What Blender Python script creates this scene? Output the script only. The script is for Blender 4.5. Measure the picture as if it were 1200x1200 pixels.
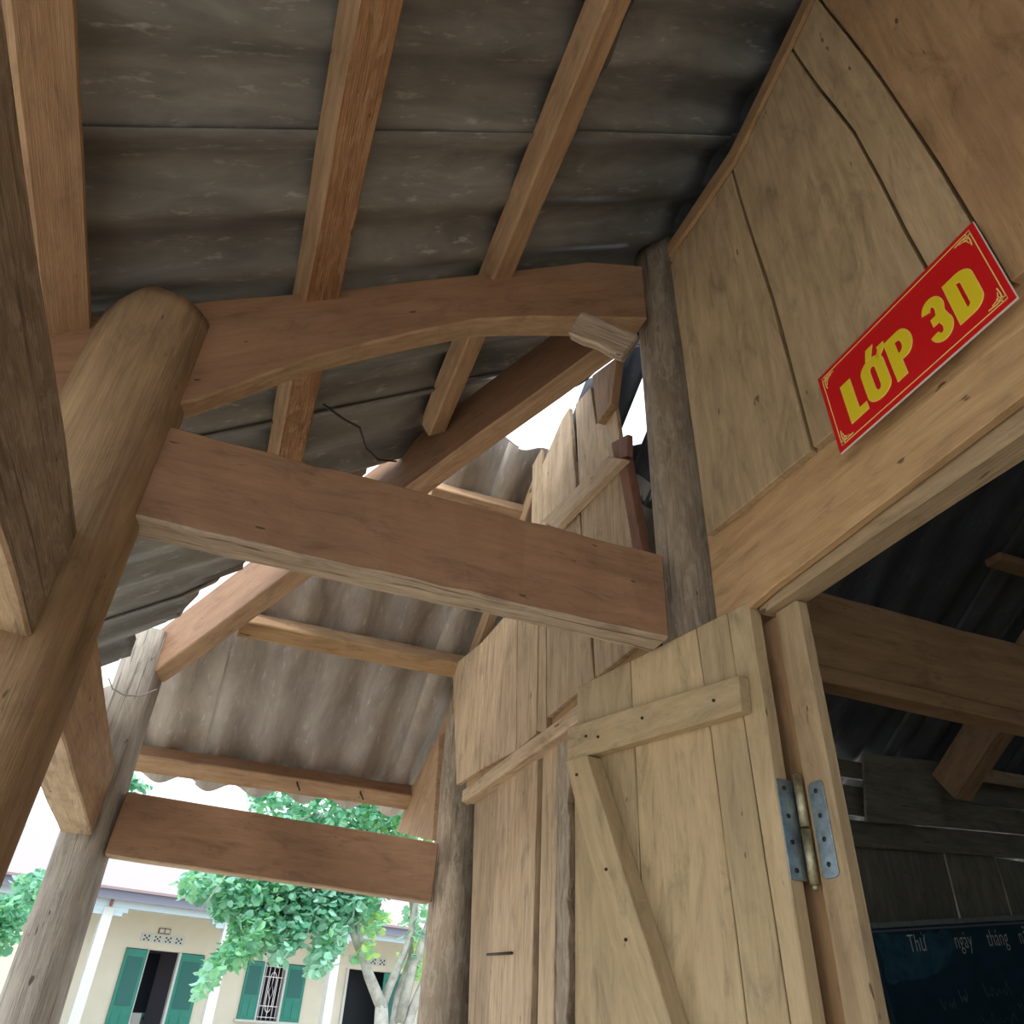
import bpy, bmesh, math, random
from mathutils import Vector, Matrix, noise
random.seed(7)
for o in list(bpy.data.objects): bpy.data.objects.remove(o)
SC = bpy.context.scene
COL = SC.collection
CZ = 1.25                      # eye height above the veranda floor; heights below are given from eye level
def V(x, y, z): return Vector((x, y, z + CZ))

# ---------------------------------------------------------------- camera
cam_d = bpy.data.cameras.new('camera'); cam = bpy.data.objects.new('camera', cam_d); COL.objects.link(cam)
cam_d.sensor_width = 36.0; cam_d.lens = 895.6 / 1200 * 36.0; cam_d.clip_start = 0.05; cam_d.clip_end = 500
right = Vector((0.92895403, -0.36738002, 0.04556683)); down = Vector((0.24558199, 0.51946369, -0.81844179)); fwd = Vector((0.27700885, 0.77148519, 0.5727798))
rm = Matrix((right, -down, -fwd)).transposed()
cam.matrix_world = Matrix.Translation(V(-1, 0, 0)) @ rm.to_4x4()
SC.camera = cam

# ---------------------------------------------------------------- light
SC.view_settings.view_transform = 'Standard'; SC.view_settings.look = 'None'
SC.view_settings.gamma = 1.0; SC.view_settings.use_curve_mapping = False
SC.view_settings.exposure = 1.25
W = bpy.data.worlds.new('sky'); SC.world = W; W.use_nodes = True
nt = W.node_tree; nt.nodes.clear()
wo = nt.nodes.new('ShaderNodeOutputWorld'); bg = nt.nodes.new('ShaderNodeBackground')
bg.inputs['Color'].default_value = (0.86, 0.93, 1.0, 1); bg.inputs['Strength'].default_value = 1.0
nt.links.new(bg.outputs[0], wo.inputs[0])
sd = bpy.data.lights.new('sun', 'SUN'); sd.energy = .8; sd.angle = math.radians(12); sd.color = (1, .95, .86)
sun = bpy.data.objects.new('sun', sd); COL.objects.link(sun)
sun.rotation_euler = Vector((.25, .55, -.80)).to_track_quat('-Z', 'Y').to_euler(); sun.location = (-6, -8, 12)

# ---------------------------------------------------------------- materials
def nodes(name, rough=.7):
    m = bpy.data.materials.new(name); m.use_nodes = True
    t = m.node_tree; b = t.nodes['Principled BSDF']; b.inputs['Roughness'].default_value = rough
    return m, t, b
def N(t, typ, **kw):
    n = t.nodes.new(typ)
    for k, v in kw.items(): setattr(n, k, v)
    return n
def ramp(t, src, stops):
    r = N(t, 'ShaderNodeValToRGB'); e = r.color_ramp.elements
    while len(e) < len(stops): e.new(.5)
    for i, (p, c) in enumerate(stops):
        e[i].position = p; e[i].color = (c, c, c, 1) if isinstance(c, (int, float)) else (*c, 1)
    t.links.new(src, r.inputs[0]); return r.outputs[0]
def mixc(t, typ, fac, a, b):
    m = N(t, 'ShaderNodeMix', data_type='RGBA', blend_type=typ)
    for s, i in ((fac, 0), (a, 6), (b, 7)):
        if isinstance(s, (int, float)): m.inputs[i].default_value = s
        elif isinstance(s, tuple): m.inputs[i].default_value = (*s, 1)
        else: t.links.new(s, m.inputs[i])
    return m.outputs[2]
def coords(t, scale):
    tc = N(t, 'ShaderNodeTexCoord'); oi = N(t, 'ShaderNodeObjectInfo')
    ad = N(t, 'ShaderNodeVectorMath', operation='MULTIPLY_ADD')
    t.links.new(oi.outputs['Random'], ad.inputs[0]); ad.inputs[1].default_value = (31, 17, 23)
    t.links.new(tc.outputs['Object'], ad.inputs[2])
    mp = N(t, 'ShaderNodeMapping'); mp.inputs['Scale'].default_value = scale
    t.links.new(ad.outputs[0], mp.inputs[0]); return mp.outputs[0], ad.outputs[0], oi.outputs['Random']
def noi(t, vec, scale, detail=5, rough=.6, dist=0.):
    n = N(t, 'ShaderNodeTexNoise'); n.inputs['Scale'].default_value = scale; n.inputs['Detail'].default_value = detail
    n.inputs['Roughness'].default_value = rough; n.inputs['Distortion'].default_value = dist
    t.links.new(vec, n.inputs['Vector']); return n.outputs['Fac']
def wood(name, dark, light, stain=.45, stain_col=(.16, .10, .06), fine=.35, holes=True, bump=.25, rough=.75, mott=.8, crack=0., patch=0., patch_col=(.62, .40, .22)):
    m, t, b = nodes(name, rough)
    gv, ov, rnd = coords(t, (1.1, 11, 11))
    g = noi(t, gv, 3.2, 7, .62, .7)
    c = ramp(t, g, [(.3, dark), (.68, light)])
    mid = tuple((a + d) / 2 for a, d in zip(dark, light))
    fv, _, _ = coords(t, (3.5, 140, 140))
    f = noi(t, fv, 1.6, 4, .7)
    fc = ramp(t, f, [(.35, .55), (.6, 1.0)])
    c = mixc(t, 'MULTIPLY', fine, c, fc)
    s = noi(t, ov, 2.6, 6, .62, .4)
    sm = ramp(t, s, [(.46, 0.), (.72, 1.)])
    ml = N(t, 'ShaderNodeMath', operation='MULTIPLY'); t.links.new(sm, ml.inputs[0]); ml.inputs[1].default_value = stain
    c = mixc(t, 'MIX', ml.outputs[0], c, stain_col)
    if holes:
        hv, _, _ = coords(t, (9, 26, 26))
        h = noi(t, hv, 1.5, 2, .5)
        hm = ramp(t, h, [(.73, 0.), (.76, .75)])
        c = mixc(t, 'MIX', hm, c, (.045, .026, .016))
    qv, _, _ = coords(t, (2.2, 7, 7))
    mo = ramp(t, noi(t, qv, 2.4, 8, .72, .8), [(.30, .52), (.47, .96), (.62, 1.08), (.75, 1.30)])
    c = mixc(t, 'MULTIPLY', mott, c, mo)
    if patch:
        pv, _, _ = coords(t, (5, 17, 17))
        pm = ramp(t, noi(t, pv, 2.0, 6, .7, 1.2), [(.50, 0.), (.58, patch)])
        c = mixc(t, 'MIX', pm, c, patch_col)
    if crack:
        kv, _, _ = coords(t, (1.6, 46, 46))
        km = ramp(t, noi(t, kv, 1.5, 3, .55, .6), [(.60, 0.), (.66, crack)])
        c = mixc(t, 'MIX', km, c, (.07, .042, .026))
    hs = N(t, 'ShaderNodeHueSaturation'); t.links.new(c, hs.inputs['Color']); hs.inputs['Saturation'].default_value = .90
    mr = N(t, 'ShaderNodeMapRange'); t.links.new(rnd, mr.inputs[0]); mr.inputs[3].default_value = .84; mr.inputs[4].default_value = 1.06
    t.links.new(mr.outputs[0], hs.inputs['Value'])
    t.links.new(hs.outputs[0], b.inputs['Base Color'])
    bm = N(t, 'ShaderNodeBump'); bm.inputs['Strength'].default_value = bump; bm.inputs['Distance'].default_value = .01
    mx = N(t, 'ShaderNodeMath', operation='ADD'); t.links.new(f, mx.inputs[0]); t.links.new(g, mx.inputs[1])
    t.links.new(mx.outputs[0], bm.inputs['Height']); t.links.new(bm.outputs[0], b.inputs['Normal'])
    b.inputs['Specular IOR Level'].default_value = .25
    return m
PLANK = wood('weathered_plank', (.40, .275, .14), (.56, .40, .215), .35, (.30, .20, .105), .22)
PLANKB = wood('brown_plank', (.37, .205, .085), (.50, .30, .135), .5, (.25, .13, .06), .22)
LINTEL = wood('ochre_plank', (.46, .265, .10), (.60, .37, .165), .35, (.33, .22, .115), .2)
DOORW = wood('door_board', (.47, .335, .165), (.59, .44, .24), .35, (.37, .28, .16), .2)
PALE = wood('pale_old_plank', (.50, .34, .19), (.68, .50, .31), .45, (.30, .18, .09), .45, crack=.35)
BEAM = wood('brown_planed_timber', (.30, .155, .075), (.38, .205, .105), .35, (.21, .105, .055), .15, True, .12, .6)
ROUGH = wood('raw_sawn_timber', (.46, .32, .20), (.76, .60, .43), .45, (.20, .10, .055), .6, True, .8, crack=.75)
PURL = wood('purlin_timber', (.42, .24, .115), (.58, .37, .195), .35, (.24, .10, .04), .4)
ORANGE = wood('barked_purlin_timber', (.40, .17, .055), (.60, .32, .13), .6, (.19, .07, .028), .45, True, .6, crack=.4, patch=.6, patch_col=(.60, .36, .18))
POST = wood('round_post_timber', (.30, .225, .15), (.52, .405, .28), .5, (.23, .17, .115), .5, True, .6, crack=.5, patch=.4, patch_col=(.58, .50, .40))
COLM = wood('column_timber', (.33, .20, .10), (.50, .33, .165), .45, (.24, .14, .075), .3, True, .35)
GREYC = wood('grey_column_timber', (.37, .32, .26), (.55, .49, .41), .5, (.18, .13, .095), .5, True, .8, crack=.6)
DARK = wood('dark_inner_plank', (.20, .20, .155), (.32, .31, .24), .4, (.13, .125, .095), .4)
REDW = wood('red_brown_timber', (.22, .09, .05), (.32, .14, .08), .3, (.15, .06, .04), .3)

def plain(name, c, rough=.6, metal=0., var=.0, scale=6, bump=0.):
    m, t, b = nodes(name, rough); b.inputs['Metallic'].default_value = metal
    if var:
        _, ov, _ = coords(t, (1, 1, 1))
        n = noi(t, ov, scale, 6)
        cc = ramp(t, n, [(.3, tuple(max(0, k * (1 - var)) for k in c)), (.7, tuple(min(1, k * (1 + var)) for k in c))])
        t.links.new(cc, b.inputs['Base Color'])
        if bump:
            bm = N(t, 'ShaderNodeBump'); bm.inputs['Strength'].default_value = bump; t.links.new(n, bm.inputs['Height']); t.links.new(bm.outputs[0], b.inputs['Normal'])
    else: b.inputs['Base Color'].default_value = (*c, 1)
    return m
def fibro(name, dark, mid, light):
    m, t, b = nodes(name, .42); b.inputs['Specular IOR Level'].default_value = .6
    sv, ov, _ = coords(t, (1.3, 5, 5))
    s = noi(t, sv, 2.3, 7, .65, .5)
    c = ramp(t, s, [(.3, dark), (.55, mid), (.8, light)])
    mv, _, _ = coords(t, (3.5, 12, 12))
    mm = ramp(t, noi(t, mv, 3.5, 4, .7), [(.58, 0.), (.74, .5)])
    c = mixc(t, 'MIX', mm, c, tuple(min(1, k * 1.9) for k in light))
    big = ramp(t, noi(t, ov, 1.4, 3), [(.4, .6), (.65, 1.)])
    c = mixc(t, 'MULTIPLY', .8, c, big)
    t.links.new(c, b.inputs['Base Color'])
    bm = N(t, 'ShaderNodeBump'); bm.inputs['Strength'].default_value = .15; bm.inputs['Distance'].default_value = .01
    t.links.new(s, bm.inputs['Height']); t.links.new(bm.outputs[0], b.inputs['Normal'])
    return m
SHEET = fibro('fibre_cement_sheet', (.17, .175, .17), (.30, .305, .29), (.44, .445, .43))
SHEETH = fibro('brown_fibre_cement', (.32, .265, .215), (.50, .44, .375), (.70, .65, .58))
SHEETB = fibro('dark_fibre_cement', (.06, .07, .08), (.10, .115, .135), (.15, .17, .20))  # darker, slightly bluish sheet tone for the classroom side of the roof
CONC = plain('concrete_floor', (.42, .36, .29), .8, 0, .2, 5, .1)
YARD = plain('yard_earth', (.52, .47, .40), .9, 0, .2, 1.5)
GALV = plain('galvanised_steel', (.27, .34, .38), .35, .85, .25, 60)
BRASS = plain('worn_brass', (.44, .41, .28), .5, .85, .35, 80)
BLACK = plain('dark_screw', (.012, .012, .014), .5)
NAIL = plain('rusty_nail', (.06, .04, .03), .6, .5)
RED = plain('red_sign_face', (.62, .008, .012), .35)
WHITE = plain('white_plastic', (.75, .72, .70), .4)
YEL = plain('yellow_letter', (.78, .62, .02), .4)
CREAML = plain('pale_yellow_line', (.90, .66, .22), .4)
BOARDM = plain('blue_blackboard', (.009, .050, .085), .45, 0, .25, 9)
CHALK = plain('white_chalk', (.75, .80, .80), .9)
FAINT = plain('faint_chalk', (.10, .19, .26), .9)
SMEAR = plain('chalk_smear', (.025, .10, .16), .9, 0, .4, 14)
RAILM = plain('aluminium_edge', (.35, .40, .40), .45, .6, .2, 30)
CWALL = plain('cream_wall', (.70, .67, .56), .85, 0, .04, 2)
CCOL = plain('pale_column', (.58, .61, .59), .7)
CBLUE = plain('pale_blue_beam', (.50, .62, .68), .7)
ROOFP = plain('pink_roof', (.40, .315, .345), .6)
FASC = plain('grey_blue_fascia', (.19, .20, .27), .6)
GREEN = plain('green_shutter', (.012, .22, .165), .45, 0, .12, 3)
GREEND = plain('dark_green_panel', (.01, .13, .12), .5)
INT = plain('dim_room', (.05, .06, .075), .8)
INTG = plain('grey_room_wall', (.26, .25, .32), .8)
NAVY = plain('navy_board', (.012, .02, .05), .5)
VENTB = plain('vent_hole', (.03, .03, .035), .9)
GRILLE = plain('white_grille', (.85, .82, .86), .5)
BARK = plain('grey_bark', (.36, .37, .34), .9, 0, .3, 9, .3)
WIRE = plain('pale_wire', (.35, .30, .24), .6)
DWIRE = plain('dark_wire', (.03, .03, .03), .6)
FEN = plain('fence_wall', (.56, .55, .46), .9, 0, .06, 3)
def leafm(name, c):
    m, t, b = nodes(name, .45)
    b.inputs['Base Color'].default_value = (*c, 1)
    tr = N(t, 'ShaderNodeBsdfTranslucent'); tr.inputs[0].default_value = (c[0] * 1.5, min(1, c[1] * 1.3), c[2], 1)
    mx = N(t, 'ShaderNodeMixShader'); mx.inputs[0].default_value = .35
    t.links.new(b.outputs[0], mx.inputs[1]); t.links.new(tr.outputs[0], mx.inputs[2])
    t.links.new(mx.outputs[0], t.nodes['Material Output'].inputs[0]); return m
LEAFA = leafm('green_leaf', (.24, .56, .34)); LEAFB = leafm('blue_green_leaf', (.30, .60, .50)); LEAFC = leafm('dark_leaf', (.12, .38, .25)); LEAFY = leafm('yellow_green_leaf', (.42, .68, .24))

# ---------------------------------------------------------------- building helpers
def tag(o, label=None, cat=None, group=None, kind=None):
    if label: o['label'] = label
    if cat: o['category'] = cat
    if group: o['group'] = group
    if kind: o['kind'] = kind
    return o
def empty(name, loc, label=None, cat=None, group=None, kind=None):
    o = bpy.data.objects.new(name, None); COL.objects.link(o); o.location = loc; o.empty_display_size = .1
    return tag(o, label, cat, group, kind)
WM = {}
def link(name, verts, faces, mat, parent=None, grain=(1, 0, 0), side=None, bevel=0., smooth=False, solid=0., fmats=None):
    """verts in world space; the object's own X axis follows the grain"""
    c = sum(verts, Vector()) / len(verts)
    gx = Vector(grain).normalized() if Vector(grain).length > 1e-6 else Vector((1, 0, 0))
    up = Vector(side) if side else (Vector((0, 0, 1)) if abs(gx.z) < .9 else Vector((0, 1, 0)))
    gz = (up - up.project(gx)).normalized(); gy = gz.cross(gx)
    M = Matrix((gx, gy, gz)).transposed().to_4x4(); M.translation = c
    Mi = M.inverted()
    me = bpy.data.meshes.new(name); me.from_pydata([Mi @ v for v in verts], [], faces); me.update()
    ms = mat if isinstance(mat, (list, tuple)) else [mat]
    for m in ms: me.materials.append(m)
    if fmats: me.polygons.foreach_set('material_index', fmats)
    if smooth: me.polygons.foreach_set('use_smooth', [True] * len(me.polygons))
    o = bpy.data.objects.new(name, me); COL.objects.link(o)
    WM[o.name] = M
    if parent:
        o.parent = parent
        pm = WM.get(parent.name) or (Matrix.Translation(parent.location))
        o.matrix_parent_inverse = pm.inverted()
    o.matrix_basis = M
    if solid:
        s = o.modifiers.new('thickness', 'SOLIDIFY'); s.thickness = solid; s.offset = 1
    if bevel:
        b = o.modifiers.new('edge', 'BEVEL'); b.width = bevel; b.segments = 1; b.limit_method = 'ANGLE'; b.angle_limit = math.radians(50)
    return o
def box(name, a, b, mat, parent=None, grain=(1, 0, 0), bevel=.003):
    x0, y0, z0 = a; x1, y1, z1 = b
    v = [V(x, y, z) for x in (x0, x1) for y in (y0, y1) for z in (z0, z1)]
    f = [(0, 1, 3, 2), (4, 6, 7, 5), (0, 4, 5, 1), (2, 3, 7, 6), (0, 2, 6, 4), (1, 5, 7, 3)]
    return link(name, v, f, mat, parent, grain, bevel=bevel)
def prism(name, pts, ext, mat, parent=None, grain=(0, 0, 1), bevel=.002, jit=.0015, step=.12):
    """pts: world-space outline, ext: thickness vector; edges are cut up and made slightly uneven"""
    out = []
    n = len(pts)
    for i in range(n):
        a, b = pts[i], pts[(i + 1) % n]; L = (b - a).length; k = max(1, int(L / step))
        d = (b - a).normalized(); e = d.cross(ext.normalized())
        for j in range(k):
            p = a.lerp(b, j / k)
            if j: p = p + e * random.uniform(-jit, jit)
            out.append(p)
    m = len(out)
    v = out + [p + ext for p in out]
    nrm = Vector()
    for i in range(m): nrm += out[i].cross(out[(i + 1) % m])
    fl = nrm.dot(ext) > 0
    f = [tuple(range(m))[::-1] if fl else tuple(range(m)), tuple(range(m, 2 * m)) if fl else tuple(range(m, 2 * m))[::-1]]
    for i in range(m):
        q = (i, (i + 1) % m, m + (i + 1) % m, m + i); f.append(q if fl else q[::-1])
    return link(name, v, f, mat, parent, grain, side=tuple(ext), bevel=bevel)
def wall_board(name, yz, x0, th, mat, parent=None, grain=(0, 0, 1), **k):
    return prism(name, [V(x0, y, z) for y, z in yz], Vector((th, 0, 0)), mat, parent, grain, **k)
def end_board(name, xz, y0, th, mat, parent=None, grain=(1, 0, 0), **k):
    return prism(name, [V(x, y0, z) for x, z in xz], Vector((0, th, 0)), mat, parent, grain, **k)
def beam(name, p0, p1, side, w, h, mat, parent=None, jit=.002, seg=.15, bevel=.005, fm=None):
    """square timber, p0-p1 its axis; side: direction of the width w; h across it.  fm: material index for +side,-side,+up,-up faces"""
    d = (p1 - p0).normalized(); s = Vector(side); s = (s - s.project(d)).normalized(); u = s.cross(d)
    if u.z < 0: u = -u
    n = max(2, int((p1 - p0).length / seg)); v = []
    for i in range(n + 1):
        c = p0.lerp(p1, i / n)
        for a, b in ((-1, -1), (1, -1), (1, 1), (-1, 1)):
            v.append(c + s * (a * w / 2 + random.uniform(-jit, jit)) + u * (b * h / 2 + random.uniform(-jit, jit)))
    flip = s.cross(u).dot(d) < 0
    f = []; mi = []
    fmi = fm or (0, 0, 0, 0)
    for i in range(n):
        for k in range(4):
            a = i * 4 + k; b = i * 4 + (k + 1) % 4; q = (a, b, b + 4, a + 4)
            f.append(q[::-1] if flip else q); mi.append((fmi[3], fmi[0], fmi[2], fmi[1])[k])
    e = (0, 3, 2, 1); g = tuple(n * 4 + k for k in (0, 1, 2, 3))
    f.append(e[::-1] if flip else e); f.append(g[::-1] if flip else g); mi += [0, 0]
    return link(name, v, f, mat, parent, tuple(d), side=tuple(u), bevel=bevel, fmats=mi)
def post(name, base, top, r0, r1, mat, parent=None, topcut=None, rough=.006, nseg=28, rings=26, seed=0, slot=None):
    d = top - base; v = []; f = []
    ax = d.normalized(); s = Vector((1, 0, 0)); s = (s - s.project(ax)).normalized(); u = ax.cross(s)
    for i in range(rings + 1):
        t = i / rings; c = base.lerp(top, t); r = r0 + (r1 - r0) * t
        for k in range(nseg):
            a = 2 * math.pi * k / nseg
            q = noise.noise(Vector((math.cos(a) * 1.6 + seed, math.sin(a) * 1.6, t * 2.2))) + .5 * noise.noise(Vector((math.cos(a) * 5 + seed, math.sin(a) * 5, t * 7)))
            fac = .25 * rough * math.cos(5 * a + 2 * math.sin(3 * t + seed))
            p = c + (s * math.cos(a) + u * math.sin(a)) * (r + rough * q + fac)
            if slot and slot[0] < p.z < slot[1] and p.x < c.x + .02 and p.y < c.y: p = c.lerp(p, .55)
            if topcut and t > .5: p.z = min(p.z, topcut(p))
            v.append(p)
    for i in range(rings):
        for k in range(nseg):
            a = i * nseg + k; b = i * nseg + (k + 1) % nseg; f.append((a, b, b + nseg, a + nseg))
    v.append(sum(v[-nseg:], Vector()) / nseg); m = len(v) - 1
    for k in range(nseg): f.append((rings * nseg + k, rings * nseg + (k + 1) % nseg, m))
    f.append(tuple(range(nseg))[::-1])
    return link(name, v, f, mat, parent, tuple(ax), smooth=True)
def tube(name, pts, r, mat, parent=None, sides=6):
    v = []; f = []; n = len(pts); rr = r if isinstance(r, list) else [r] * n
    for i, p in enumerate(pts):
        d = (pts[min(i + 1, n - 1)] - pts[max(i - 1, 0)]).normalized()
        s = d.cross(Vector((.3, .2, 1))).normalized(); u = d.cross(s)
        for k in range(sides):
            a = 2 * math.pi * k / sides; v.append(p + (s * math.cos(a) + u * math.sin(a)) * rr[i])
    for i in range(n - 1):
        for k in range(sides):
            a = i * sides + k; b = i * sides + (k + 1) % sides; f.append((a, b, b + sides, a + sides))
    f.append(tuple(range(sides))[::-1]); f.append(tuple(range((n - 1) * sides, n * sides)))
    return link(name, v, f, mat, parent, tuple(pts[-1] - pts[0]), smooth=True)

# ---------------------------------------------------------------- setting: floor, yard
box('floor', (-1.62, -4, -1.35), (4.7, 3.9, -1.25), CONC)['kind'] = 'structure'
gv = [V(x, y, -1.36) for x, y in ((-90, -60), (90, -60), (90, 120), (-90, 120))]
link('ground', gv, [(0, 1, 2, 3)], YARD)['kind'] = 'structure'

# ---------------------------------------------------------------- roof
SIDE = lambda x, y: 2.36 + .69 * x + .06 * (1.45 - y)
FAR = lambda x, y: 2.36 + .69 * (4.6 - x) + .06 * (1.45 - y)
HIP = lambda x, y: 3.93 - .69 * y
ceiling = empty('ceiling', V(0, 0, 2.36), kind='structure')
def sheet(zf, x0, x1, y0, y1, along, lam, phase, lift, clips, mat, label=None, amp=.025, tear=0.):
    """corrugated sheet on plane zf; waves run along 'along' (x or y); clips: plan half-planes (px,py,nx,ny) whose outer side is cut off"""
    bm = bmesh.new()
    if along == 'x': nx, ny = 8, max(8, int((y1 - y0) / lam * 10))
    else: nx, ny = max(8, int((x1 - x0) / lam * 10)), 8
    g = []
    for i in range(nx + 1):
        for j in range(ny + 1):
            x = x0 + (x1 - x0) * i / nx; y = y0 + (y1 - y0) * j / ny
            w = (y if along == 'x' else x)
            z = zf(x, y) + amp * math.cos(2 * math.pi * (w - phase) / lam) + lift(x, y)
            g.append(bm.verts.new(V(x, y, z)))
    for i in range(nx):
        for j in range(ny):
            a = i * (ny + 1) + j; bm.faces.new((g[a], g[a + ny + 1], g[a + ny + 2], g[a + 1]))
    for (px, py, ax, ay) in clips:
        bmesh.ops.bisect_plane(bm, geom=bm.verts[:] + bm.edges[:] + bm.faces[:], plane_co=(px, py, 0), plane_no=(ax, ay, 0), clear_outer=True, dist=1e-5)
    if tear and bm.faces:
        (px, py, ax, ay) = clips[0]; nn = Vector((ax, ay, 0)).normalized()
        for q in bm.verts:
            dd = (q.co - Vector((px, py, q.co.z))).dot(nn)
            if abs(dd) < 1e-3: q.co += nn * tear * (noise.noise(q.co * 9) + .6 * noise.noise(q.co * 23) - .2)
    if not bm.faces: bm.free(); return
    bm.verts.ensure_lookup_table(); bm.verts.index_update()
    v = [q.co.copy() for q in bm.verts]; f = [tuple(q.index for q in p.verts) for p in bm.faces]; bm.free()
    dn = Vector((1, 0, .69)) if along == 'x' else Vector((0, 1, -.69))
    o = link('roof_sheet', v, f, mat, ceiling, tuple(dn), smooth=True, solid=.006)
    if label: o['label'] = label
    return o
cut_side = (-.235, 1.87, 1.157, 1.0); cut_top = (-.235, 1.97, 1.0, 1.0)                    # torn edge of the side roof along the hip
for i in range(4):
    ya = -3.8 + .95 * i; yb = ya + 1.0; zz = lambda y: SIDE(2.3, y) + .035
    v = []
    for y, up in ((ya, .0), (yb, .012)): v += [V(2.3, y, zz(y) + up), V(2.06, y, zz(y) + up - .155), V(2.06, y, zz(y) + up - .165), V(2.3, y, zz(y) + up - .01), V(2.54, y, zz(y) + up - .165), V(2.54, y, zz(y) + up - .155)]
    link('ridge_light_stop', v, [(k, (k + 1) % 6, 6 + (k + 1) % 6, 6 + k) for k in range(6)] + [(5, 4, 3, 2, 1, 0), (6, 7, 8, 9, 10, 11)], SHEETB, ceiling, (0, 1, 0))  # unseen caps added over the ridge gap to keep the classroom dark
cut_room = (0, 2.20, 1.0, 1.0)
cr_l = (0, 2.30, 1, 1)                                    # hip line, near side
ys = [-3.81, -2.85, -1.89, -.93, .03, .99, 1.95, 2.91, 3.87]
xs = [(-2.05, -.52), (-.60, .02), (-.03, .80), (.75, 1.55), (1.50, 2.32)]
for ci, (xa, xb) in enumerate(xs):
    for k in range(len(ys) - 1):
        ya, yb = ys[k], ys[k + 1] + .06
        lf = lambda x, y, ya=ya, yb=yb, xa=xa, xb=xb, ci=ci: .014 * (y - ya) / (yb - ya) + (.018 * (xb - x) / (xb - xa) if ci else 0)
        cl = [cut_side if ci == 0 else cut_top] if xb < .1 else [cut_room if xb < .9 else cr_l]
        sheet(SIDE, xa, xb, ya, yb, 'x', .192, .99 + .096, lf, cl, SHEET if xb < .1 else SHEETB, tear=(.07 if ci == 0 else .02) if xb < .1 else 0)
for xa, xb in ((2.28, 3.5), (3.4, 4.75), (4.6, 6.0)):
    for ya, yb in ((-3.81, -1.9), (-1.95, .0), (-.05, 1.9), (1.85, 3.8)):
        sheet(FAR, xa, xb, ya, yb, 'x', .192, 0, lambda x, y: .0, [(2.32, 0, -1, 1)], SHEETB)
x = -2.02
while x < 5.6:
    xa, xb = x, x + .94 + .05
    inroom = xa > -.1
    for ya, yb in ((2.9, 4.245), (1.5, 3.02), (-.05, 1.6)):
        if yb < 2.28 - xb and yb < xa - 2.4: pass
        up = ya < 2.5
        cl = [(0, 2.29, -1, -1)]
        if xb > 2.3: cl.append((2.32, 0, 1, -1))
        if xb < .9 and up: cl.append((0, 2.49, 0, -1))
        lf = lambda X, Y, xa=xa, xb=xb, up=up: .012 * (X - xa) / (xb - xa) + (.016 * (Y - 1.5) / 1.5 if up else 0)
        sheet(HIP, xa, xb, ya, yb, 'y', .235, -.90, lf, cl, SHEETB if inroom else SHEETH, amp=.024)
    x += .94
for xa, xb, ya in ((.10, .345, 1.7), (.475, .95, 1.2), (.10, .95, 2.365)):
    sheet(HIP, xa, xb, ya, 2.58, 'y', .235, -.90, lambda X, Y: .02, [(0, 2.29, -1, -1)], SHEETB, amp=.024)

# ---------------------------------------------------------------- plank wall between veranda and classroom
wall = empty('wall_right', V(0, 0, -1.25), kind='structure')
wb = lambda yz, mat, x0=-.04, th=.02, **k: wall_board('plank', yz, x0, th, mat, wall, **k)
# scaled from the wall plane to the plank faces, which stand proud of it
S4 = lambda L, x=-.04: [(y * (1 + x), z * (1 + x)) for y, z in L]
seam_ab = [(.997, 2.20), (.985, 1.95), (.955, 1.556), (.947, 1.30), (.940, 1.06)]
seam_b = [(.696, 2.38), (.654, 2.027), (.613, 1.754), (.599, 1.544), (.590, 1.353), (.58, 1.222), (.577, 1.05)]
seam_d = [(.574, 2.42), (.513, 1.819), (.484, 1.414), (.475, 1.221), (.468, 1.05)]
g = .0065
def between(la, lb, top_extra=()):
    return [(y - g * .6, z) for y, z in la] + [(y + g * .6, z) for y, z in lb[::-1]] + list(top_extra)
wb(S4([(1.332, 1.075), (1.340, 1.6), (1.354, 2.27)]) + S4([(y + g, z) for y, z in seam_ab]), PLANK)
wb(S4(between(seam_ab, seam_b, [(.846, 2.275)])), PLANK)
wb(S4(between(seam_b, seam_d)), PLANK)
wb(S4(between(seam_d, [(.05, 2.45), (.03, 1.05)])), PLANKB)
for y0, y1 in ((.025, -.45), (-.455, -.95), (-.955, -1.5), (-1.505, -2.1), (-2.105, -2.7), (-2.705, -3.3), (-3.305, -3.8)):
    wb([(y0, 1.02), (y0, 2.40), (y1, 2.40), (y1, 1.02)], PLANKB)
for i in range(9):
    y0 = .08 - .42 * i; wb([(y0, -1.25), (y0, 1.0), (y0 - .415, 1.0), (y0 - .415, -1.25)], PLANKB, -.02)
wall_board('seam_light_block', [(.57, 1.1), (.62, 2.3), (.44, 2.3), (.41, 1.1)], -.019, .016, DARK, wall)  # added strip behind the seam, only there to stop a light leak
# narrow board along the upper edge, below the roofing
wall_board('edge_strip', S4([(1.36, 2.225), (1.36, 2.285), (.99, 2.285), (.62, 2.44), (.54, 2.47), (.54, 2.43), (.63, 2.375), (.99, 2.215)], -.055), -.055, .014, PLANKB, wall, (0, 1, .1))
# planks between the two wall posts, under the hip
wb(S4([(3.31, .932), (3.56, 1.59), (3.10, 1.53), (2.95, .915)]), PALE)
wb(S4([(2.945, .915), (3.09, 1.53), (2.66, 1.53), (2.60, .885)]), PALE)
wb(S4([(2.594, .885), (2.65, 1.53), (2.43, 1.53), (2.412, .892)]), PALE)
wb(S4([(2.406, .90), (2.42, 1.72), (2.37, 1.75), (2.325, .866)]), PALE)
wb(S4([(2.32, .92), (2.36, 1.66), (2.06, 1.60), (1.966, .93)]), PALE)
wb(S4([(1.958, .93), (2.0, 1.48), (1.70, 1.30), (1.64, .93)]), PALE)
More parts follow.
